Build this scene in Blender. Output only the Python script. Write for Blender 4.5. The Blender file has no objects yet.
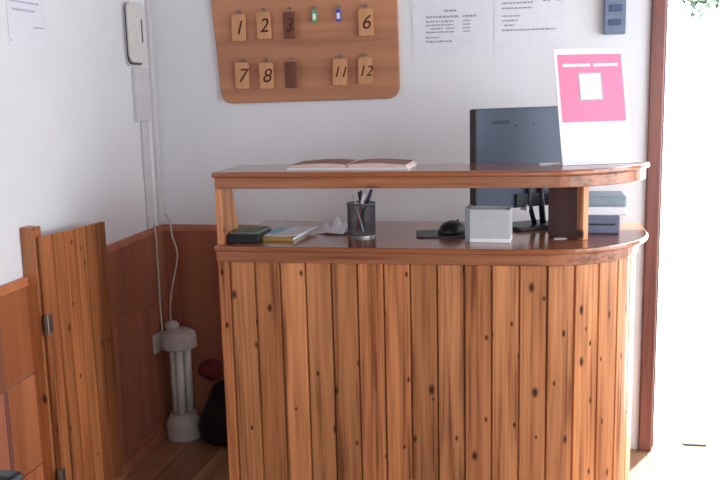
import bpy, bmesh, math, random
from mathutils import Vector, Matrix
random.seed(7)
S = bpy.context.scene
COL = S.collection
PI = math.pi

# ------------------------------------------------------------------ helpers
def srgb(r, g, b):
    f = lambda c: (c/255/12.92) if c/255 <= .04045 else ((c/255+.055)/1.055)**2.4
    return (f(r), f(g), f(b), 1.0)

def link(o, parent=None):
    COL.objects.link(o)
    if parent is not None: o.parent = parent
    return o

def tag(o, label=None, cat=None, group=None, kind=None):
    if label: o['label'] = label
    if cat: o['category'] = cat
    if group: o['group'] = group
    if kind: o['kind'] = kind
    return o

def empty(name, loc=(0, 0, 0), rz=0.0):
    o = bpy.data.objects.new(name, None)
    o.empty_display_size = .05
    o.location = loc; o.rotation_euler = (0, 0, rz)
    return link(o)

def obj(name, bm, mat, parent=None, smooth=False, bevel=0.0, seg=2):
    me = bpy.data.meshes.new(name)
    bmesh.ops.recalc_face_normals(bm, faces=bm.faces)
    if bm.faces.layers.float.get('tone') is None:
        lay = bm.faces.layers.float.new('tone')
        for f in bm.faces: f[lay] = .6
    if smooth:
        for f in bm.faces: f.smooth = True
    bm.to_mesh(me); bm.free()
    me.materials.append(mat)
    o = bpy.data.objects.new(name, me)
    link(o, parent)
    if bevel:
        m = o.modifiers.new('edge', 'BEVEL'); m.width = bevel; m.segments = seg
        m.limit_method = 'ANGLE'; m.angle_limit = .6
    return o

def NB(): return bmesh.new()

def add_box(bm, x0, x1, y0, y1, z0, z1, M=None):
    vs = [bm.verts.new((x, y, z)) for x in (x0, x1) for y in (y0, y1) for z in (z0, z1)]
    for q in ((0,1,3,2),(4,6,7,5),(0,4,5,1),(2,3,7,6),(0,2,6,4),(1,5,7,3)):
        bm.faces.new([vs[i] for i in q])
    if M is not None:
        for v in vs: v.co = M @ v.co
    return vs

def box(name, x0, x1, y0, y1, z0, z1, mat, parent=None, bevel=0.0, M=None):
    bm = NB(); add_box(bm, x0, x1, y0, y1, z0, z1, M)
    return obj(name, bm, mat, parent, bevel=bevel)

def add_prism(bm, pts, z0, z1, M=None):
    a = [bm.verts.new((p[0], p[1], z0)) for p in pts]
    b = [bm.verts.new((p[0], p[1], z1)) for p in pts]
    n = len(pts)
    bm.faces.new(a[::-1]); bm.faces.new(b)
    for i in range(n): bm.faces.new((a[i], a[(i+1) % n], b[(i+1) % n], b[i]))
    if M is not None:
        for v in a+b: v.co = M @ v.co

def add_lathe(bm, prof, n=24, c=(0, 0), M=None, cap=True):
    rings = []
    for r, z in prof:
        rings.append([bm.verts.new((c[0]+r*math.cos(2*PI*i/n), c[1]+r*math.sin(2*PI*i/n), z)) for i in range(n)])
    for k in range(len(rings)-1):
        for i in range(n):
            bm.faces.new((rings[k][i], rings[k][(i+1) % n], rings[k+1][(i+1) % n], rings[k+1][i]))
    if cap:
        bm.faces.new(rings[0][::-1]); bm.faces.new(rings[-1])
    if M is not None:
        for rg in rings:
            for v in rg: v.co = M @ v.co

def smooth_path(pts, sub=5):
    P = [Vector(p) for p in pts]; out = []
    for i in range(len(P)-1):
        p0 = P[max(i-1, 0)]; p1 = P[i]; p2 = P[i+1]; p3 = P[min(i+2, len(P)-1)]
        for k in range(sub):
            t = k/sub
            out.append(.5*((2*p1)+(p2-p0)*t+(2*p0-5*p1+4*p2-p3)*t*t+(3*p1-p0-3*p2+p3)*t**3))
    out.append(P[-1]); return out

def add_tube(bm, pts, r, n=8, taper=None):
    P = [Vector(p) for p in pts]; rings = []
    for i, p in enumerate(P):
        d = (P[min(i+1, len(P)-1)]-P[max(i-1, 0)]).normalized()
        a = d.orthogonal().normalized() if i == 0 else (last - d*last.dot(d)).normalized()
        last = a; b = d.cross(a)
        rr = r if taper is None else r*taper[i]
        rings.append([bm.verts.new(p+rr*(math.cos(2*PI*k/n)*a+math.sin(2*PI*k/n)*b)) for k in range(n)])
    for j in range(len(rings)-1):
        for k in range(n):
            bm.faces.new((rings[j][k], rings[j][(k+1) % n], rings[j+1][(k+1) % n], rings[j+1][k]))
    bm.faces.new(rings[0][::-1]); bm.faces.new(rings[-1])

def rrect(x0, x1, y0, y1, r, n=6):
    out = []
    for cx, cy, a0 in ((x1-r, y1-r, 0), (x0+r, y1-r, 90), (x0+r, y0+r, 180), (x1-r, y0+r, 270)):
        for k in range(n+1):
            a = math.radians(a0+90*k/n); out.append((cx+r*math.cos(a), cy+r*math.sin(a)))
    return out

# ------------------------------------------------------------------ materials
class NT:
    def __init__(s, name):
        s.m = bpy.data.materials.new(name); s.m.use_nodes = True
        s.t = s.m.node_tree; s.b = s.t.nodes['Principled BSDF']
    def n(s, typ, **kw):
        nd = s.t.nodes.new(typ)
        for k, v in kw.items(): setattr(nd, k, v)
        return nd
    def l(s, a, b): s.t.links.new(a, b)
    def math(s, op, a, b=None, c=None):
        nd = s.n('ShaderNodeMath', operation=op)
        for i, x in enumerate((a, b, c)):
            if x is None: continue
            if isinstance(x, (int, float)): nd.inputs[i].default_value = x
            else: s.l(x, nd.inputs[i])
        return nd.outputs[0]
    def mix(s, f, a, b, blend='MIX'):
        nd = s.n('ShaderNodeMix', data_type='RGBA', blend_type=blend)
        for i, x in ((0, f), (6, a), (7, b)):
            if isinstance(x, (int, float, tuple)): nd.inputs[i].default_value = x
            else: s.l(x, nd.inputs[i])
        return nd.outputs[2]
    def ramp(s, f, stops):
        nd = s.n('ShaderNodeValToRGB'); e = nd.color_ramp.elements
        e[0].position, e[0].color = stops[0]; e[1].position, e[1].color = stops[-1]
        for p, c in stops[1:-1]:
            q = e.new(p); q.color = c
        s.l(f, nd.inputs[0]); return nd.outputs[0]

def plain(name, col, rough=.5, metal=0.0, noise=.06, scale=30, spec=.5, trans=0.0, alpha=1.0, ior=1.45):
    k = NT(name)
    tc = k.n('ShaderNodeTexCoord'); nz = k.n('ShaderNodeTexNoise')
    nz.inputs['Scale'].default_value = scale; nz.inputs['Detail'].default_value = 4
    k.l(tc.outputs['Object'], nz.inputs['Vector'])
    d = tuple(max(0, c*(1-noise*2)) for c in col[:3])+(1,); u = tuple(min(1, c*(1+noise)) for c in col[:3])+(1,)
    k.l(k.ramp(nz.outputs['Fac'], [(.3, d), (.7, u)]), k.b.inputs['Base Color'])
    k.b.inputs['Roughness'].default_value = rough; k.b.inputs['Metallic'].default_value = metal
    k.b.inputs['Specular IOR Level'].default_value = spec
    k.b.inputs['Transmission Weight'].default_value = trans; k.b.inputs['IOR'].default_value = ior
    k.b.inputs['Alpha'].default_value = alpha
    return k.m

def wood(name, light, dark, knot, rough=.35, axis='Z', grain=12.0, knots=True, tone=True, kscale=6.5, spec=.4, coat=0.0, vary=.28):
    """pine: long grain along an axis, oval knots, a tone per board (face attribute 'tone')"""
    k = NT(name)
    tc = k.n('ShaderNodeTexCoord')
    at = k.n('ShaderNodeAttribute', attribute_name='tone')
    off = k.n('ShaderNodeVectorMath', operation='SCALE'); off.inputs['Scale'].default_value = 7.3
    cmb = k.n('ShaderNodeCombineXYZ')
    for i in range(3): k.l(at.outputs['Fac'], cmb.inputs[i])
    k.l(cmb.outputs[0], off.inputs[0])
    add = k.n('ShaderNodeVectorMath', operation='ADD')
    k.l(tc.outputs['Object'], add.inputs[0]); k.l(off.outputs[0], add.inputs[1])
    sc = {'X': (.05, 1, 1), 'Y': (1, .05, 1), 'Z': (1, 1, .05)}[axis]
    sk = {'X': (.5, 1, 1), 'Y': (1, .5, 1), 'Z': (1, 1, .5)}[axis]
    def mp(s_):
        m = k.n('ShaderNodeMapping'); m.inputs['Scale'].default_value = s_
        k.l(add.outputs[0], m.inputs['Vector']); return m.outputs[0]
    # knots
    vo = k.n('ShaderNodeTexVoronoi'); vo.inputs['Scale'].default_value = kscale
    vo.voronoi_dimensions = '2D'
    sx_ = k.n('ShaderNodeSeparateXYZ'); k.l(add.outputs[0], sx_.inputs[0])
    across = {'X': (1, 2), 'Y': (0, 2), 'Z': (0, 1)}[axis]; lng = {'X': 0, 'Y': 1, 'Z': 2}[axis]
    cxy = k.n('ShaderNodeCombineXYZ')
    k.l(k.math('ADD', sx_.outputs[across[0]], sx_.outputs[across[1]]), cxy.inputs[0])
    k.l(k.math('MULTIPLY', sx_.outputs[lng], .55), cxy.inputs[1])
    k.l(cxy.outputs[0], vo.inputs['Vector'])
    sepc = k.n('ShaderNodeSeparateColor'); k.l(vo.outputs['Color'], sepc.inputs[0])
    size = k.math('MULTIPLY_ADD', sepc.outputs[0], .036, .022)
    kd = k.math('DIVIDE', vo.outputs['Distance'], size)
    # grain, warped round knots
    nz = k.n('ShaderNodeTexNoise'); nz.inputs['Scale'].default_value = grain*2.2
    nz.inputs['Detail'].default_value = 5; nz.inputs['Distortion'].default_value = .25
    k.l(mp(sc), nz.inputs['Vector'])
    wv = k.n('ShaderNodeTexNoise'); wv.inputs['Scale'].default_value = grain*9
    wv.inputs['Detail'].default_value = 3
    k.l(mp(tuple(c*.5 if c < .5 else c for c in sc)), wv.inputs['Vector'])
    g = k.math('MULTIPLY_ADD', wv.outputs['Fac'], .45, k.math('MULTIPLY', nz.outputs['Fac'], .6))
    mid = tuple((a*.55+b*.45) for a, b in zip(light, dark))
    c = k.ramp(g, [(.38, dark), (.49, mid), (.64, light)])
    if tone:
        t = k.math('MULTIPLY_ADD', at.outputs['Fac'], vary*2, 1-vary)
        cv = k.n('ShaderNodeCombineColor')
        for i in range(3): k.l(t, cv.inputs[i])
        c = k.mix(1.0, c, cv.outputs[0], 'MULTIPLY')
        redf = k.math('FRACT', k.math('MULTIPLY', at.outputs['Fac'], 13.7))
        c = k.mix(k.math('MULTIPLY', redf, .5), c, k.mix(1.0, c, (1.0, .78, .66, 1), 'MULTIPLY'))
    if knots:
        f = k.n('ShaderNodeMapRange', interpolation_type='SMOOTHSTEP')
        k.l(kd, f.inputs['Value']); f.inputs['From Min'].default_value = .6; f.inputs['From Max'].default_value = 2.3
        f.inputs['To Min'].default_value = 1; f.inputs['To Max'].default_value = 0
        on = k.math('GREATER_THAN', sepc.outputs[1], .12)
        c = k.mix(k.math('MULTIPLY', k.math('MULTIPLY', f.outputs[0], on), .93), c, knot)
    k.l(c, k.b.inputs['Base Color'])
    k.b.inputs['Roughness'].default_value = rough; k.b.inputs['Specular IOR Level'].default_value = spec
    k.b.inputs['Coat Weight'].default_value = coat; k.b.inputs['Coat Roughness'].default_value = .12
    bp = k.n('ShaderNodeBump'); bp.inputs['Strength'].default_value = .12; bp.inputs['Distance'].default_value = .004
    k.l(g, bp.inputs['Height']); k.l(bp.outputs[0], k.b.inputs['Normal'])
    return k.m

def plaster(name, col):
    k = NT(name); tc = k.n('ShaderNodeTexCoord')
    a = k.n('ShaderNodeTexNoise'); a.inputs['Scale'].default_value = 1.6; a.inputs['Detail'].default_value = 5
    b = k.n('ShaderNodeTexNoise'); b.inputs['Scale'].default_value = 55; b.inputs['Detail'].default_value = 3
    k.l(tc.outputs['Object'], a.inputs['Vector']); k.l(tc.outputs['Object'], b.inputs['Vector'])
    d = tuple(c*.93 for c in col[:3])+(1,)
    k.l(k.ramp(a.outputs['Fac'], [(.35, d), (.65, col)]), k.b.inputs['Base Color'])
    k.b.inputs['Roughness'].default_value = .75; k.b.inputs['Specular IOR Level'].default_value = .25
    bp = k.n('ShaderNodeBump'); bp.inputs['Strength'].default_value = .06; bp.inputs['Distance'].default_value = .003
    k.l(b.outputs['Fac'], bp.inputs['Height']); k.l(bp.outputs[0], k.b.inputs['Normal'])
    return k.m

M = {}
M['wall'] = plaster('white_plaster', srgb(228, 230, 235))
M['board_shade'] = wood('shade_toned_board', srgb(92, 64, 60), srgb(66, 44, 44), srgb(40, 24, 20), rough=.4, knots=False, tone=False)  # shade on the divider's left face put into its colour
M['ceiling'] = plaster('ceiling_paint', srgb(235, 235, 233))
M['pine'] = wood('varnished_pine', srgb(206, 144, 98), srgb(124, 74, 48), srgb(42, 9, 3), rough=.33, kscale=9.5, coat=.12, vary=.36)
M['pine_gate'] = wood('gate_pine', srgb(178, 116, 72), srgb(110, 62, 38), srgb(52, 16, 8), rough=.4, kscale=9.5, coat=.08, vary=.5)
M['pine_x'] = wood('varnished_pine_band', srgb(166, 110, 78), srgb(108, 64, 46), srgb(60, 24, 14), rough=.3, axis='X', kscale=4, coat=.2)
M['top'] = wood('varnished_counter_top', srgb(162, 100, 66), srgb(104, 56, 38), srgb(48, 20, 14), rough=.2, axis='X', kscale=4, spec=.5, coat=.45, tone=False)
M['ply'] = wood('red_stained_plywood', srgb(184, 124, 100), srgb(152, 94, 74), srgb(70, 30, 22), rough=.45, grain=4, kscale=2.2, knots=False)
M['ply_lit'] = wood('lit_tone_plywood', srgb(196, 124, 84), srgb(150, 86, 54), srgb(90, 44, 26), rough=.45, grain=5, knots=False)  # plywood nearer the camera, its stronger light put into a brighter colour
M['board'] = wood('key_board_plywood', srgb(190, 132, 98), srgb(152, 102, 74), srgb(92, 54, 42), rough=.4, axis='X', grain=3.5, knots=False, tone=False)
M['tagwood'] = wood('light_tag_wood', srgb(206, 152, 108), srgb(182, 126, 86), srgb(120, 70, 40), rough=.5, grain=14, knots=False, tone=False)
M['tagshade'] = wood('shade_toned_tag_wood', srgb(132, 78, 58), srgb(104, 58, 44), srgb(80, 40, 26), rough=.5, grain=14, knots=False, tone=False)  # shade on the turned-away tag faces painted into a darker wood
M['numeral'] = plain('burnt_brown_ink', srgb(74, 38, 28), .7)
M['frame'] = wood('door_frame_wood', srgb(132, 84, 76), srgb(96, 56, 52), srgb(60, 30, 26), rough=.4, grain=10, knots=False, tone=False)
M['bounce_damper'] = wood('bounce_damping_boards', srgb(120, 76, 52), srgb(92, 56, 38), srgb(60, 34, 24), rough=.5, axis='X', knots=False, tone=False)  # dark boards added on unseen ceiling and front wall to cut bounced light
M['floor'] = wood('brown_floor', srgb(168, 134, 104), srgb(138, 106, 80), srgb(70, 46, 34), rough=.35, axis='Y', grain=3, knots=False, vary=.12)
M['paper'] = plain('white_paper', srgb(222, 224, 232), .8, noise=.02)
M['paper_dim'] = plain('sleeved_paper', srgb(226, 227, 236), .45, noise=.02)
M['ink'] = plain('grey_print', srgb(160, 161, 172), .8)
M['ink_blue'] = plain('faint_blue_print', srgb(176, 180, 205), .8)
M['frost_w'] = plain('pale_square', srgb(205, 208, 216), .6, noise=.05, scale=60)
M['pink'] = plain('pink_poster_print', srgb(226, 122, 156), .6, noise=.03)
M['pale'] = plain('pale_card', srgb(236, 236, 240), .6, noise=.02)
M['acrylic'] = plain('clear_acrylic', (.95, .97, .98, 1), .08, noise=0, trans=1.0, ior=1.2)
M['frost'] = plain('frosted_plastic', srgb(188, 192, 196), .35, noise=.04)
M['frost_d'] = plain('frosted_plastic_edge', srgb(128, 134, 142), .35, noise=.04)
M['plastic'] = plain('white_plastic', srgb(212, 210, 206), .4, noise=.03)
M['plastic_g'] = plain('grey_white_plastic', srgb(188, 186, 184), .45, noise=.05)
M['duct'] = plain('cable_duct_plastic', srgb(206, 203, 206), .45, noise=.03)
M['black'] = plain('black_plastic', srgb(30, 31, 36), .4)
M['dark'] = plain('dark_gap_plastic', srgb(70, 70, 76), .6)
M['monitor'] = plain('dark_grey_monitor_shell', srgb(62, 74, 94), .45, noise=.04)
M['monitor_d'] = plain('monitor_black', srgb(26, 29, 38), .4)
M['logo'] = plain('dim_monitor_mark', srgb(34, 40, 54), .5)
M['screen'] = plain('switched_off_glass', srgb(14, 15, 18), .12)
M['metal'] = plain('worn_steel', srgb(150, 148, 144), .35, metal=.9)
M['mesh'] = plain('grey_wire_mesh', srgb(108, 112, 120), .4, metal=.5)
M['greybox'] = plain('blue_grey_plastic', srgb(112, 128, 152), .5, noise=.08)
M['greybox_d'] = plain('slate_blue_plastic', srgb(76, 88, 122), .5)
M['prn'] = plain('grey_violet_plastic', srgb(104, 108, 132), .5)
M['prl'] = plain('pale_grey_green_plastic', srgb(140, 158, 168), .45)
M['green'] = plain('green_plastic', srgb(96, 176, 126), .4)
M['blue'] = plain('blue_plastic', srgb(70, 84, 190), .4)
M['yellow'] = plain('yellow_cover', srgb(176, 140, 70), .6)
M['mint'] = plain('pale_green_cover', srgb(110, 124, 112), .7)
M['lightblue'] = plain('pale_blue_print', srgb(150, 190, 208), .7)
M['red'] = plain('red_cloth', srgb(96, 26, 32), .9)
M['bag'] = plain('black_bag_nylon', srgb(24, 24, 32), .45, noise=.2, scale=12)
M['book'] = plain('page_edges', srgb(214, 188, 178), .75, noise=.05)
M['bookpage'] = plain('printed_page', srgb(150, 118, 108), .6, noise=.2, scale=14)
M['concrete'] = plain('pale_concrete', srgb(222, 220, 216), .9, noise=.05, scale=3)
M['drain'] = plain('drain_metal', srgb(60, 62, 64), .5, metal=.3)
M['leaf'] = plain('grey_green_leaf', srgb(84, 100, 84), .6, noise=.2, scale=9)
M['bark'] = plain('bark', srgb(130, 120, 108), .9, noise=.25)
M['chair'] = plain('black_vinyl', srgb(26, 30, 38), .35)
M['outletw'] = plain('outlet_white', srgb(190, 186, 180), .5)
M['cable'] = plain('white_cable_sheath', srgb(196, 186, 180), .5)
M['led'] = plain('pen_red', srgb(170, 40, 60), .4)
M['penblue'] = plain('pen_dark_blue', srgb(34, 40, 76), .35)

# ------------------------------------------------------------------ setting
RX, FY, CZ = 3.15, -4.7, 2.55          # right wall, front wall, ceiling
def struct(name, bm, mat, parent=None, bevel=0.0):
    o = obj(name, bm, mat, parent, bevel=bevel)
    if parent is None: o['kind'] = 'structure'
    return o
bm = NB()
tl = bm.faces.layers.float.new('tone')
for i in range(22):
    x0 = i*.15
    if x0 > RX: break
    add_box(bm, x0+.001, min(x0+.149, RX), FY, 0, -.05, 0)
bm.faces.ensure_lookup_table()
for i, f in enumerate(bm.faces): f[tl] = random.Random(i//6).random()
add_box(bm, 0, RX, FY, .12, -.12, -.004)
struct('floor', bm, M['floor'])
bm = NB(); add_box(bm, -.12, RX+.12, FY-.12, .12, CZ, CZ+.1); struct('ceiling', bm, M['bounce_damper'])
bm = NB(); add_box(bm, -.12, 0, FY-.12, .12, -.12, CZ); struct('wall_left', bm, M['wall'])
DX0, DX1, DZ = 2.072, 2.98, 2.12       # doorway in the back wall
bm = NB()
add_box(bm, 0, DX0, 0, .12, -.12, CZ); add_box(bm, DX1, RX, 0, .12, -.12, CZ); add_box(bm, DX0, DX1, 0, .12, DZ, CZ)
struct('wall_back', bm, M['wall'])
# right wall with a wide window opening
WY0, WY1, WZ0, WZ1 = -3.4, -.35, .7, 2.25
bm = NB()
add_box(bm, RX, RX+.12, FY-.12, WY0, -.12, CZ); add_box(bm, RX, RX+.12, WY1, .12, -.12, CZ)
add_box(bm, RX, RX+.12, WY0, WY1, -.12, WZ0); add_box(bm, RX, RX+.12, WY0, WY1, WZ1, CZ)
struct('wall_right', bm, M['wall'])
# front wall behind the camera with a wide shop window
GX0, GX1, GZ0, GZ1 = 1.5, 2.95, .9, 2.25
bm = NB()
add_box(bm, -.12, GX0, FY-.12, FY, -.12, CZ); add_box(bm, GX1, RX+.12, FY-.12, FY, -.12, CZ)
add_box(bm, GX0, GX1, FY-.12, FY, -.12, GZ0); add_box(bm, GX0, GX1, FY-.12, FY, GZ1, CZ)
struct('wall_front', bm, M['bounce_damper'])
def window_bars(name, horizontal_x, a0, a1, z0, z1, c):
    bm = NB(); t = .05
    def b(u0, u1, w0, w1):
        if horizontal_x: add_box(bm, u0, u1, c-.03, c+.03, w0, w1)
        else: add_box(bm, c-.03, c+.03, u0, u1, w0, w1)
    b(a0, a0+t, z0, z1); b(a1-t, a1, z0, z1); b(a0+t, a1-t, z0, z0+t); b(a0+t, a1-t, z1-t, z1)
    m = (a0+a1)/2; b(m-t/2, m+t/2, z0+t, z1-t)
    struct(name, bm, M['frame'])
window_bars('window_1', False, WY0, WY1, WZ0, WZ1, RX+.06)
window_bars('window_2', True, GX0, GX1, GZ0, GZ1, FY-.06)
# door frame in the back wall: casing plus lining
bm = NB()
add_box(bm, DX0, DX0+.052, -.018, .12, 0, DZ); add_box(bm, DX1-.052, DX1, -.018, .12, 0, DZ)
add_box(bm, DX0+.052, DX1-.052, -.018, .12, DZ-.05, DZ)
add_box(bm, DX0+.052, DX0+.066, .03, .07, 0, DZ-.05); add_box(bm, DX1-.066, DX1-.052, .03, .07, 0, DZ-.05)
struct('door_1', bm, M['frame'], bevel=.004)
# outside
bm = NB(); add_box(bm, -6, 14, .12, 16, -.14, -.02); struct('ground_outside', bm, M['concrete'])

# wainscot: left wall
HW, YP = .95, -1.12
def tone_panel(bm, boxes):
    tl = bm.faces.layers.float.new('tone')
    for i, b in enumerate(boxes):
        n0 = len(bm.faces); add_box(bm, *b); bm.faces.ensure_lookup_table()
        v = random.random()
        for f in bm.faces[n0:]: f[tl] = v
bm = NB()
tone_panel(bm, [(0, .010, YP+.05, 0, .0, .622), (0, .010, YP+.05, 0, .634, HW-.03), (0, .016, YP+.05, -.004, .06, .075)])
t1 = struct('trim_1', bm, M['ply'])
bm = NB(); add_box(bm, 0, .018, YP+.05, 0, HW-.03, HW); add_box(bm, 0, .007, YP+.05, 0, .622, .634); obj('cap_rail', bm, M['ply'], t1, bevel=.003)
bm = NB(); tone_panel(bm, [(.010, 2.0, -.010, 0, 0, HW-.03)])
t2 = struct('trim_2', bm, M['ply'])
bm = NB(); add_box(bm, .018, 2.0, -.018, 0, HW-.03, HW); obj('cap_rail', bm, M['ply'], t2, bevel=.003)
bm = NB(); tone_panel(bm, [(0, .010, -1.28, YP, 0, .306), (0, .010, -1.28, YP, .312, .622), (0, .010, -1.28, YP, .628, HW-.03)])
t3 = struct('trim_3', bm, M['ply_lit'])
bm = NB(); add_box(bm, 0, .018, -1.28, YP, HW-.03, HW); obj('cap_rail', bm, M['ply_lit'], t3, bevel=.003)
bm = NB(); add_box(bm, 0, .014, -1.300, -1.28, 0, .62); struct('trim_4', bm, M['frame'], bevel=.003)
bm = NB(); tone_panel(bm, [(0, .010, -2.6, -1.300, 0, .62), (0, .010, -2.6, -1.2805, .62, HW-.03)])
t5 = struct('trim_5', bm, M['ply'])
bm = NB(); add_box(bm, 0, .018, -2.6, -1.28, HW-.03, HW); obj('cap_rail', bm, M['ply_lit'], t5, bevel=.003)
bm = NB(); add_box(bm, .01, .024, YP+.05, -.024, 0, .055); struct('baseboard_left', bm, M['ply'], bevel=.004)
bm = NB(); add_box(bm, .01, 2.0, -.024, -.010, 0, .055); struct('baseboard_back', bm, M['ply'], bevel=.004)

# ------------------------------------------------------------------ post and gate
post = box('gate_post', .002, .05, YP, YP+.048, 0, 1.111, M['pine_gate'], bevel=.004)
tag(post, 'square pine post standing against the left wall, carrying the swing gate', 'post')
GA = math.atan2(-.76+1.117, .117-.061)           # direction of the opened gate
gate = empty('swing_gate', (.061, -1.117, .0), GA)
tag(gate, 'orange pine plank swing gate standing open along the left wall', 'gate')
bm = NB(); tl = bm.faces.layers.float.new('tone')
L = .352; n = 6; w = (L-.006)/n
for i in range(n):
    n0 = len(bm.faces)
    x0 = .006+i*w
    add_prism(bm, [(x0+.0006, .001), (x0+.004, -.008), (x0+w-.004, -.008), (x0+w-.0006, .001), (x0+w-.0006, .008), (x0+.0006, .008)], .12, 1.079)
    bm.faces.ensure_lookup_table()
    for f in bm.faces[n0:]: f[tl] = [.62, .48, .72, .60, .26, .06][i]  # last two boards toned down: shade at the far end painted in
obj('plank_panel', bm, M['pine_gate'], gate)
for z in (.16, .93): box('ledge_rail', .06, L, .008, .026, z, z+.08, M['pine_gate'], gate, bevel=.003)
for z in (.79, .255):
    bm = NB()
    add_box(bm, -.010, .026, -.0115, -.0085, z-.03, z+.03)
    add_lathe(bm, [(.005, z-.034), (.005, z+.034)], 10, (.0, -.013))
    h = obj('hinge', bm, M['metal'], gate, smooth=False); h['label'] = 'worn steel butt hinge'

# ------------------------------------------------------------------ reception counter
CXC, CYC, CR = 1.64, -.593, .33
XL, YF, YB = .597, -.923, -.36
H2, H1 = 1.023, 1.268
def outline(off, yb, n=14, xl=XL, flare=0.0):
    """front run then the quarter turn then the short right flank"""
    pts = [(xl-off*.5, YF-off), (CXC, YF-off)]
    R = CR+off
    for k in range(1, n+1):
        a = PI/2*k/n; pts.append((CXC+(R+flare*(k/n)**1.5)*math.sin(a), CYC-R*math.cos(a)))
    pts.append((CXC+R+flare, yb))
    return pts
counter = empty('reception_counter', (1.28, -.65, 0))
tag(counter, 'varnished pine plank reception counter with rounded right end and raised shelf', 'counter')
CB = Matrix.Translation((-1.28, .65, 0))
def cobj(name, bm, mat, **k):
    bm.transform(CB); return obj(name, bm, mat, counter, **k)
# front planks follow the outline by arc length
def along(s, inset):
    run = CXC-XL
    if s <= run: return Vector((XL+s, YF+inset, 0)), Vector((1, 0, 0))
    R = CR-inset; a = (s-run)/CR
    if a <= PI/2: return Vector((CXC+R*math.sin(a), CYC-R*math.cos(a), 0)), Vector((math.cos(a), math.sin(a), 0))
    return Vector((CXC+R, CYC+(s-run-CR*PI/2), 0)), Vector((0, 1, 0))
total = (CXC-XL)+CR*PI/2+(YB-CYC)
bnd = [0, .038]
s = .038
while s < total-.02:
    s = min(s+.0864, total); bnd.append(s)
bm = NB(); tl = bm.faces.layers.float.new('tone')
tones = [.5, .42, .25, .66, .36, .28, .46, .58, .2, .40, .30, .52, .38, .50, .66, .40, .70, .62, .76, .66, .6, .6, .6, .6, .6]
ZP0, ZP1 = .071, H2-.052
for i in range(len(bnd)-1):
    a, b = bnd[i], bnd[i+1]
    prof = [(a+.0008, .020), (a+.0008, .009), (a+.0042, 0)] if i else [(a, .020), (a, 0)]
    m_ = max(1, int((b-a)/.02))
    prof += [(a+.0042+(b-a-.0084)*k/m_, 0) for k in range(1, m_)]
    prof += [(b-.0042, 0), (b-.0008, .009), (b-.0008, .020)]
    pts = [along(*p)[0] for p in prof]
    n0 = len(bm.faces)
    lo = [bm.verts.new((p.x, p.y, ZP0)) for p in pts]; hi = [bm.verts.new((p.x, p.y, ZP1)) for p in pts]
    for k in range(len(pts)):
        j = (k+1) % len(pts); bm.faces.new((lo[k], lo[j], hi[j], hi[k]))
    bm.faces.new(lo[::-1]); bm.faces.new(hi)
    bm.faces.ensure_lookup_table()
    for f in bm.faces[n0:]: f[tl] = tones[i % len(tones)] + .04*math.sin(i*2.3)
cobj('plank_front', bm, M['pine'])
def band(off0, off1, z0, z1, yb, n=14, xl=XL):
    bm = NB()
    a = outline(off0, yb, n, xl); b = outline(off1, yb, n, xl)[::-1]
    add_prism(bm, a+b, z0, z1); return bm
cobj('plinth', band(-.02, -.04, 0, .07, YB), M['frame'])
cobj('fascia', band(.008, -.012, H2-.054, H2-.016, YB), M['pine_x'], bevel=.003)
bm = NB(); add_prism(bm, outline(.018, YB, flare=.022)+[(XL-.008, YB)], H2-.018, H2)
cobj('countertop', bm, M['top'], bevel=.006)
bm = NB(); tl = bm.faces.layers.float.new('tone'); add_box(bm, XL+.002, XL+.022, YF+.022, YB, .02, H2-.018)
for f in bm.faces: f[tl] = .5
cobj('side_panel', bm, M['pine'])
# upright at the left, deeper at its foot
bm = NB(); tl = bm.faces.layers.float.new('tone')
pr = [(YF+.004, H2), (-.725, H2), (-.79, H1-.055), (YF+.004, H1-.055)]
va = [bm.verts.new((XL-.002, y, z)) for y, z in pr]; vb = [bm.verts.new((XL+.014, y, z)) for y, z in pr]
bm.faces.new(va); bm.faces.new(vb[::-1])
for i in range(4): bm.faces.new((va[i], va[(i+1) % 4], vb[(i+1) % 4], vb[i]))
for f in bm.faces: f[tl] = .6
cobj('shelf_support', bm, M['pine'], bevel=.003)
# angled board carrying the right part of the shelf
a_ = math.atan2(.085, -.115)
Md = Matrix.Translation((1.795, -.755, 0)) @ Matrix.Rotation(a_, 4, 'Z')
bm = NB(); tl = bm.faces.layers.float.new('tone'); add_box(bm, 0, .026, -.015, .015, H2, H1-.055, Md)
for f in bm.faces: f[tl] = .6
cobj('shelf_support', bm, M['pine'], bevel=.003)
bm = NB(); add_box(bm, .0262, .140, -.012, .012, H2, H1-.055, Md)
o_ = cobj('divider_board', bm, M['board_shade'], bevel=.003); o_['label'] = 'angled divider board with shade in its colour'
YS = -.655
ang = math.acos((CYC-YS)/(CR))
def shelf_outline(off, yb, n=14):
    R = CR+off; pts = [(XL+.003-off*.5, YF-off), (CXC, YF-off)]
    amax = math.acos((CYC-yb)/R)
    for k in range(1, n+1):
        a = amax*k/n; Rk = R+.022*(k/n)**1.5; pts.append((CXC+Rk*math.sin(a), CYC-R*math.cos(a)))
    pts.append((XL+.003-off*.5, yb)); return pts
bm = NB(); add_prism(bm, shelf_outline(.016, YS), H1-.018, H1); cobj('upper_shelf', bm, M['top'], bevel=.006)
bm = NB(); add_prism(bm, shelf_outline(.004, YS-.004), H1-.055, H1-.018); cobj('shelf_fascia', bm, M['pine_x'], bevel=.003)

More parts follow.
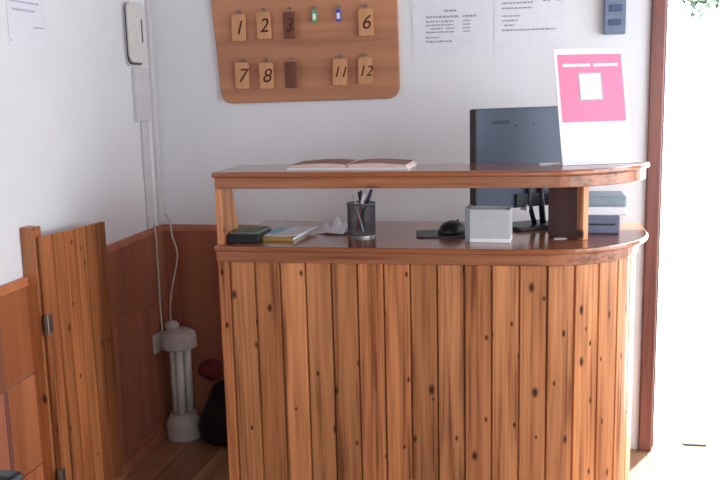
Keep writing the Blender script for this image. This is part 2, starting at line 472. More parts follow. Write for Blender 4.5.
# ------------------------------------------------------------------ key board and tags
kb = empty('key_board', (.69, 0, 1.72))
tag(kb, 'varnished plywood key board with rounded lower corners on the back wall', 'key board')
def bpt(u, v):   # corners as they hang, slightly out of square
    x0 = .318+(.286-.318)*v; x1 = 1.087+(1.083-1.087)*v
    return (x0+(x1-x0)*u, 1.474+.009*u+v*.51)
pts = []
r = .05/.77; rv = .05/.51
for cu, cv, a0 in ((1-r, 1-rv, 0), (r, 1-rv, 90), (r, rv, 180), (1-r, rv, 270)):
    for k in range(7):
        a = math.radians(a0+15*k); pts.append(bpt(cu+r*math.cos(a), cv+rv*math.sin(a)))
bm = NB()
va = [bm.verts.new((x-.69, -.0008, z-1.72)) for x, z in pts]; vb = [bm.verts.new((x-.69, -.022, z-1.72)) for x, z in pts]
bm.faces.new(va); bm.faces.new(vb[::-1])
for i in range(len(pts)): bm.faces.new((va[i], va[(i+1) % len(pts)], vb[(i+1) % len(pts)], vb[i]))
obj('backing_panel', bm, M['board'], kb, bevel=.004)
def text_mesh(name, txt, size, mat, parent, loc, rot, shear=0.0, depth=.0006, align='CENTER'):
    cu = bpy.data.curves.new(name, 'FONT'); cu.body = txt; cu.size = size; cu.align_x = align; cu.align_y = 'CENTER'
    cu.extrude = depth; cu.shear = shear; cu.resolution_u = 4; cu.offset = .0002
    t = bpy.data.objects.new(name+'_src', cu); COL.objects.link(t)
    dg = bpy.context.evaluated_depsgraph_get(); dg.update()
    me = bpy.data.meshes.new_from_object(t.evaluated_get(dg))
    bpy.data.objects.remove(t)
    me.materials.clear(); me.materials.append(mat)
    o = bpy.data.objects.new(name, me); link(o, parent)
    o.location = loc; o.rotation_euler = rot
    return o
def hook(x, z):
    bm = NB()
    add_tube(bm, smooth_path([(x-.69, -.022, z-1.72), (x-.69, -.040, z-1.72), (x-.69, -.047, z-1.722), (x-.69, -.047, z-1.714)], 3), .0022, 6)
    add_lathe(bm, [(.006, 0), (.004, .003)], 10, (0, 0), Matrix.Translation((x-.69, -.022, z-1.72)) @ Matrix.Rotation(PI/2, 4, 'X'))
    obj('hook', bm, M['metal'], kb)
cells = {'1': (.417, 1.787), '2': (.522, 1.792), '3': (.634, 1.790), '4': (.741, 1.824), '5': (.842, 1.824), '6': (.954, 1.790),
         '7': (.421, 1.590), '8': (.526, 1.587), '9': (.634, 1.588), '10': (.74, 1.592), '11': (.844, 1.594), '12': (.949, 1.596)}
TW, TH, TT = .060, .108, .009
def make_tag(key, x, z, mat, yaw, tilt, label, num=True):
    t = empty('number_tag', (x, -.040, z+TH/2+.004), yaw)
    t.rotation_euler = (0, tilt, yaw)
    tag(t, label, 'key tag', 'number tags on the key board')
    bm = NB()
    add_prism(bm, rrect(-TW/2, TW/2, -TH/2, TH/2, .006, 3), -TT/2, TT/2, Matrix.Translation((0, 0, -TH/2-.004)) @ Matrix.Rotation(PI/2, 4, 'X'))
    pq = obj('plaque', bm, mat, t, bevel=.0015)
    bm = NB()
    add_tube(bm, [(.011*math.cos(a), 0, .003+.011*math.sin(a)) for a in [2*PI*i/14 for i in range(15)]], .0015, 6)
    obj('wire_loop', bm, M['metal'], t)
    if num: text_mesh('numeral', key, .080 if len(key) == 1 else .060, M['numeral'], pq, (0, -TT/2-.0006, -TH/2-.006), (PI/2, 0, 0), .25)
for k_, (x, z) in cells.items():
    if k_ != '10': hook(x, (z+TH/2+.004+.0085) if k_ not in '45' else z+.032)
info = [('1', 0, .03, 'tan wooden tag numbered 1 hanging at the key board upper row start'),
        ('2', -.05, -.03, 'tan wooden tag numbered 2 on the key board'),
        ('6', 0, -.02, 'tan wooden tag numbered 6 at the right of the key board'),
        ('7', .0, .0, 'tan wooden tag numbered 7 on the key board'),
        ('8', .05, -.02, 'tan wooden tag numbered 8 on the key board'),
        ('11', 0, .03, 'tan wooden tag numbered 11 on the key board'),
        ('12', 0, 0, 'tan wooden tag numbered 12 on the key board')]
for k_, yaw, tilt, lab in info: make_tag(k_, *cells[k_], M['tagwood'], yaw, tilt, lab)
make_tag('3', *cells['3'], M['tagshade'], -.42, 0, 'shade-darkened wooden tag numbered 3, turned sideways on its hook')
make_tag('9', *cells['9'], M['tagshade'], -.42, 0, 'shade-darkened blank wooden tag turned sideways beside the tag numbered 8', num=False)
def fob(x, z, mat, lab):
    t = empty('key_fob', (x, -.040, z+.03)); tag(t, lab, 'key fob', 'plastic fobs on the key board')
    bm = NB(); add_prism(bm, rrect(-.010, .010, -.026, .026, .009, 5), -.004, .004, Matrix.Translation((0, 0, -.032)) @ Matrix.Rotation(PI/2, 4, 'X'))
    obj('plastic_body', bm, mat, t, bevel=.002)
    bm = NB(); add_prism(bm, rrect(-.0065, .0065, -.012, .012, .002, 3), .004, .0046, Matrix.Translation((0, 0, -.034)) @ Matrix.Rotation(PI/2, 4, 'X'))
    obj('paper_insert', bm, M['pale'], t)
    bm = NB(); add_tube(bm, [(.008*math.cos(a), 0, .002+.008*math.sin(a)) for a in [2*PI*i/14 for i in range(15)]], .0013, 6)
    obj('key_ring', bm, M['metal'], t)
fob(*cells['4'], M['green'], 'small green plastic key fob on the key board')
fob(*cells['5'], M['blue'], 'small blue plastic key fob on the key board')

# ------------------------------------------------------------------ papers on the walls (print as short dashes: unreadable in the photo)
def dashes(bm, x0, x1, z, h, y, rnd, skip=.0):
    x = x0
    while x < x1:
        w = rnd.uniform(.005, .018) if x1-x0 > .05 else rnd.uniform(.003, .006)
        if rnd.random() > skip: add_box(bm, x, min(x+w, x1), y-.0004, y, z-h/2, z+h/2)
        x += w+(.003 if x1-x0 > .05 else .0015)
def notice(name, lab, x0, x1, z0, z1, lines, mat, lift=.0005):
    p = empty(name, ((x0+x1)/2, 0, z0)); tag(p, lab, 'paper')
    cx = (x0+x1)/2
    bm = NB(); nx, nz = 6, 8; g = []
    for side in (0, 1):
        for i in range(nx+1):
            for j in range(nz+1):
                u, v = i/nx, j/nz
                curl = lift*(.5+.5*math.cos(PI*v))*.6 if side == 0 else lift*(.5+.5*math.cos(PI*v))*.6
                g.append(bm.verts.new((x0+(x1-x0)*u-cx, -.001-curl-(.0008 if side == 0 else 0), (z1-z0)*v)))
    q = (nx+1)*(nz+1); ix = lambda s_, i, j: g[s_*q+i*(nz+1)+j]
    for i in range(nx):
        for j in range(nz):
            bm.faces.new((ix(0, i, j), ix(0, i+1, j), ix(0, i+1, j+1), ix(0, i, j+1)))
            bm.faces.new((ix(1, i, j), ix(1, i, j+1), ix(1, i+1, j+1), ix(1, i+1, j)))
    for i in range(nx):
        bm.faces.new((ix(0, i, 0), ix(1, i, 0), ix(1, i+1, 0), ix(0, i+1, 0))); bm.faces.new((ix(0, i, nz), ix(0, i+1, nz), ix(1, i+1, nz), ix(1, i, nz)))
    for j in range(nz):
        bm.faces.new((ix(0, 0, j), ix(0, 0, j+1), ix(1, 0, j+1), ix(1, 0, j))); bm.faces.new((ix(0, nx, j), ix(1, nx, j), ix(1, nx, j+1), ix(0, nx, j+1)))
    obj('sheet', bm, mat, p)
    rnd = random.Random(int(x0*1000))
    for (a, b, zz, h, sk) in lines:
        bm = NB()
        v = (zz-z0)/(z1-z0); y = -.0022-lift*(.5+.5*math.cos(PI*v))*.6
        dashes(bm, a-cx, b-cx, zz-z0, h, y, rnd, sk)
        obj('text_line', bm, M['ink'], p)
ln = [(1.27, 1.32, 1.826, .008, 0)]
ln += [(1.195, 1.33, 1.803, .008, .0), (1.345, 1.40, 1.803, .008, .1)]
for i in range(4): ln += [(1.195, 1.31, 1.785-i*.014, .006, .05), (1.345, 1.375, 1.785-i*.014, .006, 0)]
ln += [(1.195, 1.25, 1.722, .006, .1), (1.195, 1.30, 1.706, .007, .0), (1.30, 1.375, 1.706, .005, .2)]
notice('price_list', 'white typed notice in a sleeve beside the key board on back wall', 1.14, 1.453, 1.652, 1.93, ln, M['paper_dim'])
ln = [(1.50, 1.62, 1.846, .007, 0), (1.50, 1.62, 1.826, .006, .1), (1.50, 1.57, 1.796, .006, 0), (1.50, 1.565, 1.778, .006, .1), (1.50, 1.55, 1.760, .006, .2), (1.50, 1.71, 1.741, .007, .0),
      (1.66, 1.73, 1.852, .008, .2), (1.65, 1.66, 1.868, .02, 0)]
notice('typed_sheet', 'white typed sheet between the sleeved notice and the grey wall box', 1.469, 1.752, 1.632, 1.94, ln, M['paper_dim'])
# sheet on the left wall
p = empty('wall_sheet', (0, -.95, 1.685)); tag(p, 'white sheet with faint blue print high on the left wall', 'paper')
box('sheet', .001, .0022, -.13, .10, 0, .30, M['paper'], p)
rnd = random.Random(3)
for (y0, y1, z, h) in ((-.11, .06, .142, .007), (-.10, .03, .117, .008), (.02, .08, .065, .006), (-.12, -.116, .02, .012)):
    y = y0; bm = NB()
    while y < y1:
        w = rnd.uniform(.008, .02); add_box(bm, .0022, .0026, y, min(y+w, y1), z-h/2, z+h/2); y += w+.003
    obj('text_line', bm, M['ink_blue'], p)

# ------------------------------------------------------------------ wall fittings
g = empty('wall_control_box', (1.934, 0, 1.71)); tag(g, 'blue-grey box with two dark slots high on the back wall by the door', 'wall box')
box('housing', -.041, .041, -.034, -.001, 0, .135, M['greybox'], g, bevel=.004)
box('dark_slot', -.022, .026, -.037, -.033, .085, .112, M['greybox_d'], g, bevel=.002)
box('dark_slot', -.024, .024, -.037, -.033, .034, .056, M['greybox_d'], g, bevel=.002)
box('top_strip', -.041, .041, -.036, -.001, .1351, .145, M['plastic_g'], g, bevel=.002)

ph = empty('wall_intercom', (0, -.135, 1.64)); tag(ph, 'white intercom handset unit mounted high on the left wall near the corner', 'intercom')
RXM = Matrix(((0, 0, 1, 0), (1, 0, 0, 0), (0, 1, 0, 0), (0, 0, 0, 1)))   # x->y, y->z, z->x
bm = NB(); add_prism(bm, rrect(-.122, .075, -.002, .252, .028, 6), .001, .012, RXM); wb = obj('wall_body', bm, M['plastic'], ph, bevel=.002)
bm = NB(); add_prism(bm, rrect(-.128, .020, .004, .250, .034, 6), .012, .016, RXM); obj('cradle_gap_shade', bm, M['dark'], ph)  # dark plate standing in for the shadow line around the handset
bm = NB(); add_prism(bm, rrect(-.128, .026, .012, .254, .034, 6), .016, .030, RXM); hs = obj('handset', bm, M['plastic'], ph, bevel=.005)
bm = NB(); add_prism(bm, rrect(-.016, -.006, .095, .19, .004, 3), .030, .0315, RXM); obj('speaker_slot', bm, M['dark'], hs)

d = box('junction_cover', .001, .020, -.212, -.075, 1.412, 1.632, M['duct'], bevel=.003); tag(d, 'flat pale junction cover on the left wall directly below the intercom', 'cable cover')
d = box('cable_duct', .001, .016, -.040, -.004, .952, 2.52, M['duct'], bevel=.003); tag(d, 'tall thin white cable duct running down the room corner', 'cable duct')
d = box('cable_duct', .001, .014, -.160, -.098, .952, 1.41, M['duct'], bevel=.003); tag(d, 'short wide pale cable duct dropping from the junction cover', 'cable duct')
bm = NB(); add_tube(bm, smooth_path([(.012, -.117, .975), (.022, -.120, .93), (.024, -.122, .876), (.022, -.116, .764), (.022, -.120, .629), (.026, -.126, .545), (.030, -.13, .485)]), .0042, 8)
c = obj('power_cable', bm, M['cable'], smooth=True); tag(c, 'white cable hanging straight down the left wall to the outlet', 'cable')
bm = NB(); add_tube(bm, smooth_path([(.030, -.022, 1.0), (.050, -.024, .961), (.056, -.024, .902), (.076, -.026, .834), (.072, -.028, .78), (.048, -.034, .674), (.040, -.05, .60), (.052, -.085, .545), (.060, -.10, .528)]), .0042, 8)
c = obj('power_cable', bm, M['cable'], smooth=True); tag(c, 'white wavy cable hanging in the corner down to the lantern lamp', 'cable')
ou = empty('wall_outlet', (.010, -.155, .405)); tag(ou, 'white wall outlet with a plug behind the lantern lamp', 'outlet')
fp = box('face_plate', .001, .012, -.045, .045, 0, .085, M['outletw'], ou, bevel=.003)
box('plug', .012, .030, .008, .040, .045, .078, M['outletw'], fp, bevel=.004)

# lantern-like lamp standing in the corner
la = empty('lantern_lamp', (.098, -.115, 0)); tag(la, 'white upright lantern lamp with three tubes standing in the corner', 'lamp')
bm = NB(); add_lathe(bm, [(.073, .0), (.076, .004), (.076, .010), (.076, .074), (.076, .080), (.068, .093), (.058, .115), (.05, .118)], 28); obj('base', bm, M['plastic_g'], la, smooth=True)
for a in (.0, 1, 2):
    bm = NB(); t = -PI/2+.25+a*2*PI/3; add_lathe(bm, [(.019, .112), (.019, .425)], 14, (.033*math.cos(t), .033*math.sin(t))); obj('light_tube', bm, M['plastic'], la, smooth=True)
bm = NB(); add_lathe(bm, [(.012, .11), (.012, .425)], 10); obj('core_rod', bm, M['dark'], la, smooth=True)
bm = NB(); add_lathe(bm, [(.056, .415), (.0775, .419), (.079, .423), (.079, .427), (.079, .462), (.078, .470), (.072, .484), (.052, .498), (.02, .503)], 28); obj('cap', bm, M['plastic_g'], la, smooth=True)
bm = NB(); add_lathe(bm, [(.030, .498), (.032, .516), (.022, .530), (.006, .532)], 16, (-.034, .012)); obj('cap_knob', bm, M['plastic_g'], la, smooth=True)

# dark bag and red cloth in the shade behind the counter
def lump(name, mat, c, rx, ry, rz, seed, amp, lab, cat, parent=None):
    bm = NB(); bmesh.ops.create_icosphere(bm, subdivisions=3, radius=1)
    rnd = random.Random(seed); ks = [(Vector((rnd.uniform(-1, 1), rnd.uniform(-1, 1), rnd.uniform(-1, 1))).normalized(), rnd.uniform(2, 5), rnd.uniform(0, 6)) for _ in range(7)]
    for v in bm.verts:
        d = v.co.normalized(); s_ = 1+amp*sum(math.sin(k.dot(d)*f+p_) for k, f, p_ in ks)/3
        v.co = Vector((d.x*rx*s_, d.y*ry*s_, max(d.z*rz*s_, -rz*.8)+rz*.8))
    o = obj(name, bm, mat, parent, smooth=True); o.location = c
    if lab: tag(o, lab, cat)
    return o
bg = empty('dark_bag', (.332, -.15, 0)); tag(bg, 'black bag slumped on the floor behind the left end of the counter', 'bag')
lump('bag_body', M['bag'], (0, 0, 0), .13, .10, .14, 5, .16, None, None, bg)
bm = NB(); add_tube(bm, smooth_path([(-.06, -.03, .20), (-.05, -.05, .27), (0, -.055, .30), (.05, -.05, .27), (.06, -.03, .20)]), .008, 8); obj('carry_handle', bm, M['bag'], bg, smooth=True)
lump('red_cloth', M['red'], (.225, -.085, .262), .05, .045, .05, 9, .2, 'crumpled red cloth lying on the black bag behind the counter', 'cloth')

# ------------------------------------------------------------------ things on the lower countertop
Z2 = H2+.0005
def rot(x, y, a, z=Z2): return Matrix.Translation((x, y, z)) @ Matrix.Rotation(a, 4, 'Z')
nb = empty('black_notebook', (.671, -.795, Z2)); tag(nb, 'thick black notebook with a greenish cover at the counter left end', 'notebook')
box('page_block', -.056, .052, -.080, .080, .0, .027, M['black'], nb, bevel=.003)
box('cover', -.054, .048, -.060, .082, .027, .033, M['mint'], nb, bevel=.002)
yp = empty('yellow_booklet', (.775, -.725, Z2), -.06); tag(yp, 'yellow-edged booklet lying under the white leaflet on the counter', 'booklet')
box('pages', -.045, .06, -.095, .075, .0008, .0105, M['pale'], yp)
bm = NB(); add_box(bm, -.047, .062, -.097, .077, 0, .0008); add_box(bm, -.047, .062, -.097, .077, .0105, .0115); add_box(bm, -.047, .062, -.0985, -.097, 0, .0115); obj('cover', bm, M['yellow'], yp)
lf = empty('white_leaflet', (.785, -.715, Z2+.0118), -.12); tag(lf, 'white leaflet with a pale blue corner lying on the yellow booklet', 'leaflet')
bm = NB(); nx = 8; lo = []; hi = []
for i in range(nx+1):
    u = i/nx; x = -.075+.15*u; z = .001+.010*max(0, u-.5)**2*4*.6
    lo.append([bm.verts.new((x, y, z)) for y in (-.10, .10)]); hi.append([bm.verts.new((x, y, z+.003)) for y in (-.10, .10)])
for i in range(nx):
    bm.faces.new((lo[i][0], lo[i+1][0], lo[i+1][1], lo[i][1])); bm.faces.new((hi[i][0], hi[i][1], hi[i+1][1], hi[i+1][0]))
    for j in (0, 1): bm.faces.new((lo[i][j], hi[i][j], hi[i+1][j], lo[i+1][j]))
for i in (0, nx): bm.faces.new((lo[i][0], lo[i][1], hi[i][1], hi[i][0]))
obj('sheet', bm, M['paper'], lf, smooth=False)
box('blue_panel', -.072, -.02, -.06, .09, .0042, .0048, M['lightblue'], lf)
# crumpled tissue
bm = NB(); bmesh.ops.create_grid(bm, x_segments=14, y_segments=10, size=.5)
rnd = random.Random(4)
for v in bm.verts:
    x, y = v.co.x, v.co.y
    hgt = .046*math.exp(-((x-.22)**2+(y)**2)*14)+.016*math.exp(-((x+.3)**2+(y-.1)**2)*22)
    v.co = Vector((x*.115, y*.10, .0035+hgt*(1+.35*math.sin(x*17+y*9))+.004*rnd.random()))
ti = obj('paper_tissue', bm, M['paper'], smooth=False); ti.location = (.930, -.635, Z2); ti.rotation_euler = (0, 0, -.25)
sm = ti.modifiers.new('thick', 'SOLIDIFY'); sm.thickness = .0015
tag(ti, 'crumpled white tissue on the counter beside the mesh pen cup', 'tissue')
# mesh pen cup
cup = empty('pen_cup', (1.045, -.707, Z2)); tag(cup, 'grey wire mesh pen cup standing on the counter', 'pen cup')
bm = NB(); n_ = 44; m_ = 20; R_ = .0475; ringv = [[bm.verts.new((R_*math.cos(2*PI*(i+.5*(j % 2))/n_), R_*math.sin(2*PI*(i+.5*(j % 2))/n_), .004+.11*j/m_)) for i in range(n_)] for j in range(m_+1)]
for j in range(m_):
    for i in range(n_):
        a, b, c_, d_ = ringv[j][i], ringv[j][(i+1) % n_], ringv[j+1][(i+1) % n_], ringv[j+1][i]
        if j % 2 == 0: bm.faces.new((a, b, d_)); bm.faces.new((b, c_, d_))
        else: bm.faces.new((a, b, c_)); bm.faces.new((a, c_, d_))
o = obj('mesh_wall', bm, M['mesh'], cup); wf = o.modifiers.new('wire', 'WIREFRAME'); wf.thickness = .0021; wf.use_even_offset = False
bm = NB(); add_lathe(bm, [(.0, 0), (.049, 0), (.049, .006), (.046, .008), (.0, .008)], 32, cap=False); obj('base_disc', bm, M['metal'], cup, smooth=False)
bm = NB(); add_tube(bm, [(.048*math.cos(2*PI*i/32), .048*math.sin(2*PI*i/32), .114) for i in range(33)], .003, 8); obj('rim', bm, M['mesh'], cup, smooth=True)
def pen(x, y, dx, dy, Lp, body, capm, lab, r=.004):
    q = empty('pen', (1.045+x, -.707+y, Z2+.013)); tag(q, lab, 'pen', 'pens in the mesh cup')
    dv = Vector((dx, dy, math.sqrt(max(.01, 1-dx*dx-dy*dy))))
    bm = NB(); add_tube(bm, [dv*0, dv*.008, dv*(Lp*.7)], r, 10, [.3, 1, 1]); obj('barrel', bm, body, q, smooth=True)
    bm = NB(); add_tube(bm, [dv*(Lp*.7), dv*(Lp*.7+.001), dv*(Lp-.002), dv*Lp], r*1.12, 10, [1, 1.05, 1, .7]); obj('cap', bm, capm, q, smooth=True)
pen(.012, .01, -.16, .05, .140, M['black'], M['black'], 'upright black pen nearest the left rim of the mesh cup')
pen(-.006, .015, .03, -.04, .143, M['black'], M['black'], 'black pen standing nearly straight in the middle of the mesh cup')
pen(-.022, -.008, .24, .02, .138, M['led'], M['pale'], 'red pen with a white cap in the mesh cup')
pen(-.02, .012, .36, -.05, .158, M['black'], M['penblue'], 'thick dark blue pen leaning far out over the right rim', .0052)
pen(.01, -.015, -.27, .05, .135, M['pale'], M['frost'], 'pale pen leaning over the left rim of the mesh cup', .003)
# mouse and pad
pad = obj('mouse_pad', (lambda b: (add_prism(b, rrect(-.085, .085, -.075, .075, .02, 5), 0, .004), b)[1])(NB()), M['black'], bevel=.001)
pad.location = (1.315, -.665, Z2); pad.rotation_euler = (0, 0, .12); tag(pad, 'thin black mouse pad lying on the counter left of the plastic box', 'mouse pad')
ms = empty('computer_mouse', (1.352, -.655, Z2+.0042), .9); tag(ms, 'round black computer mouse sitting on the mouse pad', 'computer mouse')
bm = NB(); bmesh.ops.create_uvsphere(bm, u_segments=24, v_segments=16, radius=1)
for v in bm.verts:
    z = v.co.z; v.co = Vector((v.co.x*.055, v.co.y*.042, max(z, -.02)*.042+.001))
obj('shell', bm, M['black'], ms, smooth=True)
bm = NB(); add_lathe(bm, [(.006, -.003), (.007, 0), (.006, .003)], 14, (0, 0), Matrix.Translation((.028, 0, .037)) @ Matrix.Rotation(PI/2, 4, 'X')); obj('scroll_wheel', bm, M['dark'], ms, smooth=True)
# translucent card box
cb = empty('plastic_card_box', (1.492, -.775, Z2), -.06); tag(cb, 'pale translucent plastic box standing at the counter front below the monitor', 'plastic box')
bm = NB(); w_, d_, h_, t_ = .065, .045, .108, .003
add_box(bm, -w_, w_, -d_, -d_+t_, .012, h_); add_box(bm, -w_, w_, d_-t_, d_, .012, h_)
add_box(bm, w_-t_, w_, -d_+t_, d_-t_, .012, h_)
obj('walls', bm, M['frost'], cb, bevel=.001)
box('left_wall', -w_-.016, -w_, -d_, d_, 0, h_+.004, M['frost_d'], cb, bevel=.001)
box('bottom', -w_, w_, -d_-.004, d_, 0, .012, M['pale'], cb, bevel=.001)
box('card_stack', -w_+.006, w_-.006, -d_+.006, d_-.006, .0125, .095, M['frost'], cb)
# monitor, its back towards us
AM = math.atan2(.175, .285)
mon = empty('computer_monitor', (1.605, -.485, Z2), AM); tag(mon, 'dark grey computer monitor turned away, standing behind the raised shelf', 'monitor')
WM, Z0m, Z1m = .215, .074, .424
bm = NB(); add_prism(bm, rrect(-WM, WM, Z0m, Z1m, .008, 3), -.022, .018, Matrix.Rotation(PI/2, 4, 'X')); mb = obj('back_shell', bm, M['monitor'], mon, bevel=.004)
bm = NB(); add_prism(bm, rrect(-WM+.012, WM-.012, Z0m+.016, Z1m-.012, .004, 3), -.0235, -.0221, Matrix.Rotation(PI/2, 4, 'X')); obj('screen', bm, M['screen'], mon)
bm = NB(); add_box(bm, -WM-.002, -WM+.008, -.0195, .022, Z0m+.002, Z1m-.002); obj('edge_bezel', bm, M['monitor_d'], mon, bevel=.002)
bm = NB(); rnd = random.Random(8); x = -.15
while x < -.085:
    add_box(bm, x, x+.006, -.0186, -.0178, .37, .382); x += .009
obj('maker_mark', bm, M['logo'], mb)
box('maker_mark', -.062, -.048, -.0186, -.0178, .360, .366, M['logo'], mb); box('screw_hole', .01, .016, -.0186, -.0178, .36, .368, M['logo'], mb)
bm = NB(); add_box(bm, -.06, .14, -.03, -.0181, Z0m+.002, Z0m+.05); obj('port_housing', bm, M['monitor_d'], mon, bevel=.004)
bm = NB(); add_box(bm, -.02, -.008, -.03, .010, Z0m-.012, Z0m+.012); obj('port_label', bm, M['pale'], mon)
bm = NB()
add_tube(bm, [(.02, -.020, .012), (-.005, -.026, .085), (-.01, -.024, .14)], .009, 8); obj('neck', bm, M['monitor_d'], mon, smooth=True)
bm = NB(); add_tube(bm, [(.055, -.020, .012), (.045, -.026, .085), (.04, -.024, .14)], .011, 8); obj('neck', bm, M['monitor_d'], mon, smooth=True)
bm = NB(); add_prism(bm, rrect(-.085, .10, -.085, .055, .02, 5), 0, .013); obj('stand_base', bm, M['monitor_d'], mon, bevel=.004)
# printer behind the angled board
pn = empty('small_printer', (1.848, -.555, Z2), 0.0); tag(pn, 'small grey and white printer on the counter right of the angled board', 'printer')
lb = box('lower_body', -.088, .066, -.082, .082, 0, .062, M['prn'], pn, bevel=.006)
box('paper_tray', -.088, .092, -.078, .082, .062, .092, M['pale'], pn, bevel=.006)
box('lid', -.088, .088, -.080, .082, .092, .128, M['prl'], pn, bevel=.008)
box('front_slot', -.07, .05, -.084, -.081, .03, .036, M['black'], lb)
cd = box('white_card', -.02, .02, -.011, .011, 0, .0015, M['pale']); cd.location = (1.715, -.735, Z2); cd.rotation_euler = (0, 0, .2); tag(cd, 'small white card on the counter at the foot of the angled board', 'card')

# ------------------------------------------------------------------ things on the raised shelf
Z1 = H1+.0005
ob = empty('open_book', (1.035, -.785, Z1), -.02); tag(ob, 'open book lying flat on the raised shelf, page edges facing out', 'book')
def page_block(s_):
    bm = NB(); n_ = 12; fr, bk = [], []
    pts_ = []
    for i in range(n_+1):
        u = i/n_; z = .012+.0055*math.sin(PI*min(1, u*1.15))**.8*(1-.35*u) if u < .87 else .012*(1-(u-.87)*.8)
        pts_.append((s_*(.004+.19*u), z+.004))
    for y, lst in ((-.092, fr), (.092, bk)):
        top = [bm.verts.new((x, y, z)) for x, z in pts_]; bot = [bm.verts.new((x, y, .0062)) for x, z in pts_]
        lst += [top, bot]
    for i in range(n_):
        bm.faces.new((fr[0][i], fr[0][i+1], bk[0][i+1], bk[0][i])); bm.faces.new((fr[1][i], bk[1][i], bk[1][i+1], fr[1][i+1]))
        bm.faces.new((fr[1][i], fr[1][i+1], fr[0][i+1], fr[0][i])); bm.faces.new((bk[1][i], bk[0][i], bk[0][i+1], bk[1][i+1]))
    for i in (0, n_): bm.faces.new((fr[0][i], bk[0][i], bk[1][i], fr[1][i]))
    return bm
for s_ in (-1, 1):
    b_ = obj('page_block', page_block(s_), M['book'], ob)
    me = b_.data; me.materials.append(M['bookpage'])
    for f in me.polygons:
        if f.normal.z > .5 : f.material_index = 1
box('cover', -.20, .20, -.096, .094, 0, .006, M['pale'], ob)
# leaning acrylic sign holder
YAWS, LEAN = math.atan2(.091, .222), math.radians(13)
sg = empty('sign_holder', (1.83, -.745, Z1), YAWS); tag(sg, 'leaning clear stand with pink and white poster on the raised shelf', 'sign')
ML = Matrix.Rotation(-LEAN, 4, 'X')
SW, SH = .122, .376
box('acrylic_panel', -SW, SW, -.0015, .0015, .0, SH, M['pale'], sg, M=ML)
pw = box('poster', -SW+.004, SW-.004, -.0022, -.0016, .004, SH-.006, M['paper'], sg, M=ML)
pp = box('pink_field', -SW+.010, SW-.012, -.0028, -.0023, .138, SH-.018, M['pink'], pw, M=ML)
bm = NB(); rnd = random.Random(21); x = -SW+.026
words = [10, 9]
tot = sum(words)+1.0; step = (2*SW-.052)/tot
for wn in words:
    for k in range(wn):
        hgt = .0095
        add_box(bm, x+step*.08, x+step*.86, -.0033, -.0029, .318, .318+hgt, ML)
        x += step
    x += step
obj('headline', bm, M['pale'], pw)
box('white_square', -.042, .032, -.0033, -.0029, .210, .295, M['frost_w'], pw, M=ML)
bm = NB()
for b_ in ((-.046, .036, .295, .298), (-.046, .036, .207, .210), (-.046, -.042, .210, .295), (.032, .036, .210, .295)):
    add_box(bm, b_[0], b_[1], -.0034, -.0029, b_[2], b_[3], ML)
obj('square_border', bm, M['ink'], pw)
bm = NB(); zc = .16
pr = [(.004, 0), (.070, 0), (.072, .004), (zc*math.sin(LEAN)+.004, zc*math.cos(LEAN)), (zc*math.sin(LEAN), zc*math.cos(LEAN)-.01), (.064, .004), (.004, .004)]
va = [bm.verts.new((-.045, y, z)) for y, z in pr]; vb = [bm.verts.new((.045, y, z)) for y, z in pr]
bm.faces.new(va); bm.faces.new(vb[::-1])
for i in range(len(pr)): bm.faces.new((va[i], va[(i+1) % len(pr)], vb[(i+1) % len(pr)], vb[i]))
obj('easel_foot', bm, M['frost'], sg)
cd = box('paper_slip', -.034, .034, -.02, .02, 0, .004, M['pale']); cd.location = (1.680, -.735, Z1); cd.rotation_euler = (0, 0, .05); tag(cd, 'small white slip lying on the raised shelf beside the leaning poster', 'paper slip')

# ------------------------------------------------------------------ chair at the near left, only a corner of its back in view
ch = empty('black_chair', (.47, -2.06, 0), 0.0); tag(ch, 'black chair whose back corner shows at the bottom left', 'chair')
bm = NB(); add_prism(bm, rrect(-.23, .23, .60, .848, .012, 4), -.018, .018, Matrix.Translation((0, -.245, 0)) @ Matrix.Rotation(PI/2, 4, 'X')); obj('backrest', bm, M['chair'], ch, bevel=.006)
bm = NB(); add_prism(bm, rrect(-.22, .22, -.22, .20, .04, 5), .42, .47); obj('seat', bm, M['chair'], ch, bevel=.012)
for sx in (-1, 1):
    bm = NB(); add_tube(bm, [(sx*.19, .17, 0), (sx*.18, .16, .43)], .012, 10); obj('leg', bm, M['metal'], ch, smooth=True)
    bm = NB(); add_tube(bm, smooth_path([(sx*.20, -.26, 0), (sx*.195, -.215, .43), (sx*.195, -.245, .62), (sx*.195, -.245, .80)], 4), .012, 10); obj('leg', bm, M['metal'], ch, smooth=True)

# ------------------------------------------------------------------ outside
bm = NB()
for x0, x1 in ((2.265, 2.33), (2.332, 2.36)):
    add_box(bm, x0, x1, .075, .112, -.003, .003)
dr = obj('floor_drain', bm, M['drain']); tag(dr, 'short dark metal strip on the bright floor in the doorway', 'drain')
tr = empty('leafy_tree', (4.3, 4.3, -.02)); tag(tr, 'grey-green leafy tree outside, branch tips at the top right', 'tree')
bm = NB(); rnd = random.Random(11)
add_tube(bm, smooth_path([(0, 0, 0), (.03, .02, .9), (-.05, 0, 1.7), (-.2, -.05, 2.3), (-.25, -.05, 3.1)]), .11, 10, None)
for k in range(6):
    a = k*1.05; add_tube(bm, smooth_path([(-.2, -.05, 2.2+.1*k), (-.2+.5*math.cos(a), .4*math.sin(a), 2.5+.1*k), (-.2+1.1*math.cos(a), .9*math.sin(a), 2.55+.12*k)], 4), .035, 7)
obj('trunk', bm, M['bark'], tr, smooth=True)
bm = NB()
tips = []
for k in range(900):
    d = Vector((rnd.gauss(0, 1), rnd.gauss(0, 1), rnd.gauss(0, .8))); d = d.normalized()*rnd.uniform(.45, 1.0)
    c_ = Vector((-.2+d.x*1.15, d.y*1.0, 3.0+d.z*.85))
    tips.append(c_)
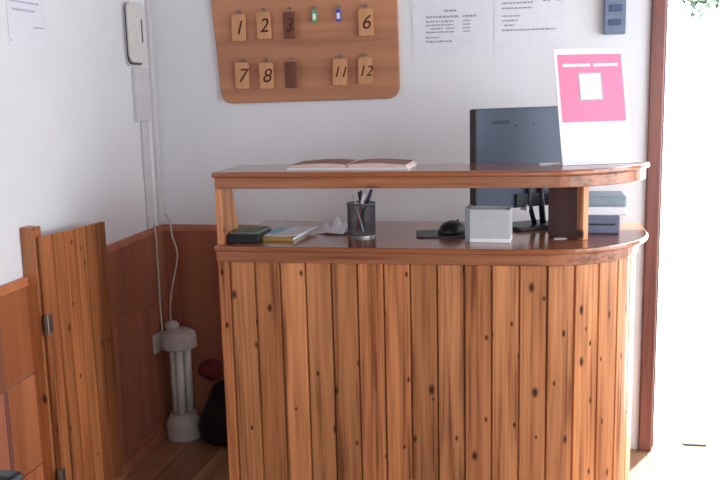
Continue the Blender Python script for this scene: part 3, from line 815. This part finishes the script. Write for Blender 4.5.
for k in range(420):     # drooping spray towards the doorway
    t_ = rnd.random(); c_ = Vector((-1.15-.26*t_+rnd.gauss(0, .06), -.25+rnd.gauss(0, .12), 2.34-.16*t_+rnd.gauss(0, .07)))
    tips.append(c_)
for c_ in tips:
    e = Matrix.Rotation(rnd.uniform(0, 2*PI), 3, 'Z') @ Matrix.Rotation(rnd.uniform(-1.1, 1.1), 3, 'X')
    l_, w_ = rnd.uniform(.05, .09), rnd.uniform(.016, .03)
    vs = [bm.verts.new(c_+e @ Vector(p_)) for p_ in ((0, -l_/2, 0), (w_, 0, .008), (0, l_/2, 0), (-w_, 0, .008))]
    bm.faces.new((vs[0], vs[1], vs[2])); bm.faces.new((vs[0], vs[2], vs[3]))
obj('foliage', bm, M['leaf'], tr)

# ------------------------------------------------------------------ light
wd = bpy.data.worlds.new('World'); S.world = wd; wd.use_nodes = True
bgn = wd.node_tree.nodes['Background']; bgn.inputs[0].default_value = (.86, .94, 1.0, 1); bgn.inputs[1].default_value = 6.2
def sun(d, e, col, ang_):
    l = bpy.data.lights.new('sun', 'SUN'); l.energy = e; l.color = col; l.angle = ang_
    o = bpy.data.objects.new('sun', l); link(o); o.rotation_euler = Vector(d).to_track_quat('-Z', 'Y').to_euler(); return o
sun((-.25, -.50, -.81), 22, (1, .97, .93), math.radians(1.0))
def portal(loc, rotv, sx, sy):
    l = bpy.data.lights.new('daylight_portal', 'AREA'); l.shape = 'RECTANGLE'; l.size = sx; l.size_y = sy
    l.cycles.is_portal = True
    o = bpy.data.objects.new('daylight_portal', l); link(o); o.location = loc; o.rotation_euler = Vector(rotv).to_track_quat('-Z', 'Z').to_euler()
portal((RX+.13, (WY0+WY1)/2, (WZ0+WZ1)/2), (-1, 0, 0), WY1-WY0, WZ1-WZ0)
portal(((GX0+GX1)/2, FY-.13, (GZ0+GZ1)/2), (0, 1, 0), GX1-GX0, GZ1-GZ0)
portal(((DX0+DX1)/2, .13, DZ/2), (0, -1, 0), DX1-DX0, DZ)

# ------------------------------------------------------------------ camera
cam = bpy.data.cameras.new('camera'); co = bpy.data.objects.new('camera', cam); link(co)
cam.sensor_width = 36; cam.lens = 887.533*36/720; cam.clip_start = .05
r_ = Vector((.98230266, .18577404, -.02386382)); u_ = Vector((-.00836768, .17080895, .98526864)); f_ = Vector((-.18711349, .96763232, -.16934059))
co.matrix_world = Matrix(((r_.x, u_.x, -f_.x, 1.61408), (r_.y, u_.y, -f_.y, -3.68644), (r_.z, u_.z, -f_.z, 1.52983), (0, 0, 0, 1)))
S.camera = co
S.view_settings.view_transform = 'Standard'; S.view_settings.look = 'None'
S.view_settings.gamma = 1; S.view_settings.use_curve_mapping = False
S.view_settings.exposure = 0.13
S.cycles.max_bounces = 10; S.cycles.diffuse_bounces = 6; S.cycles.use_denoising = True
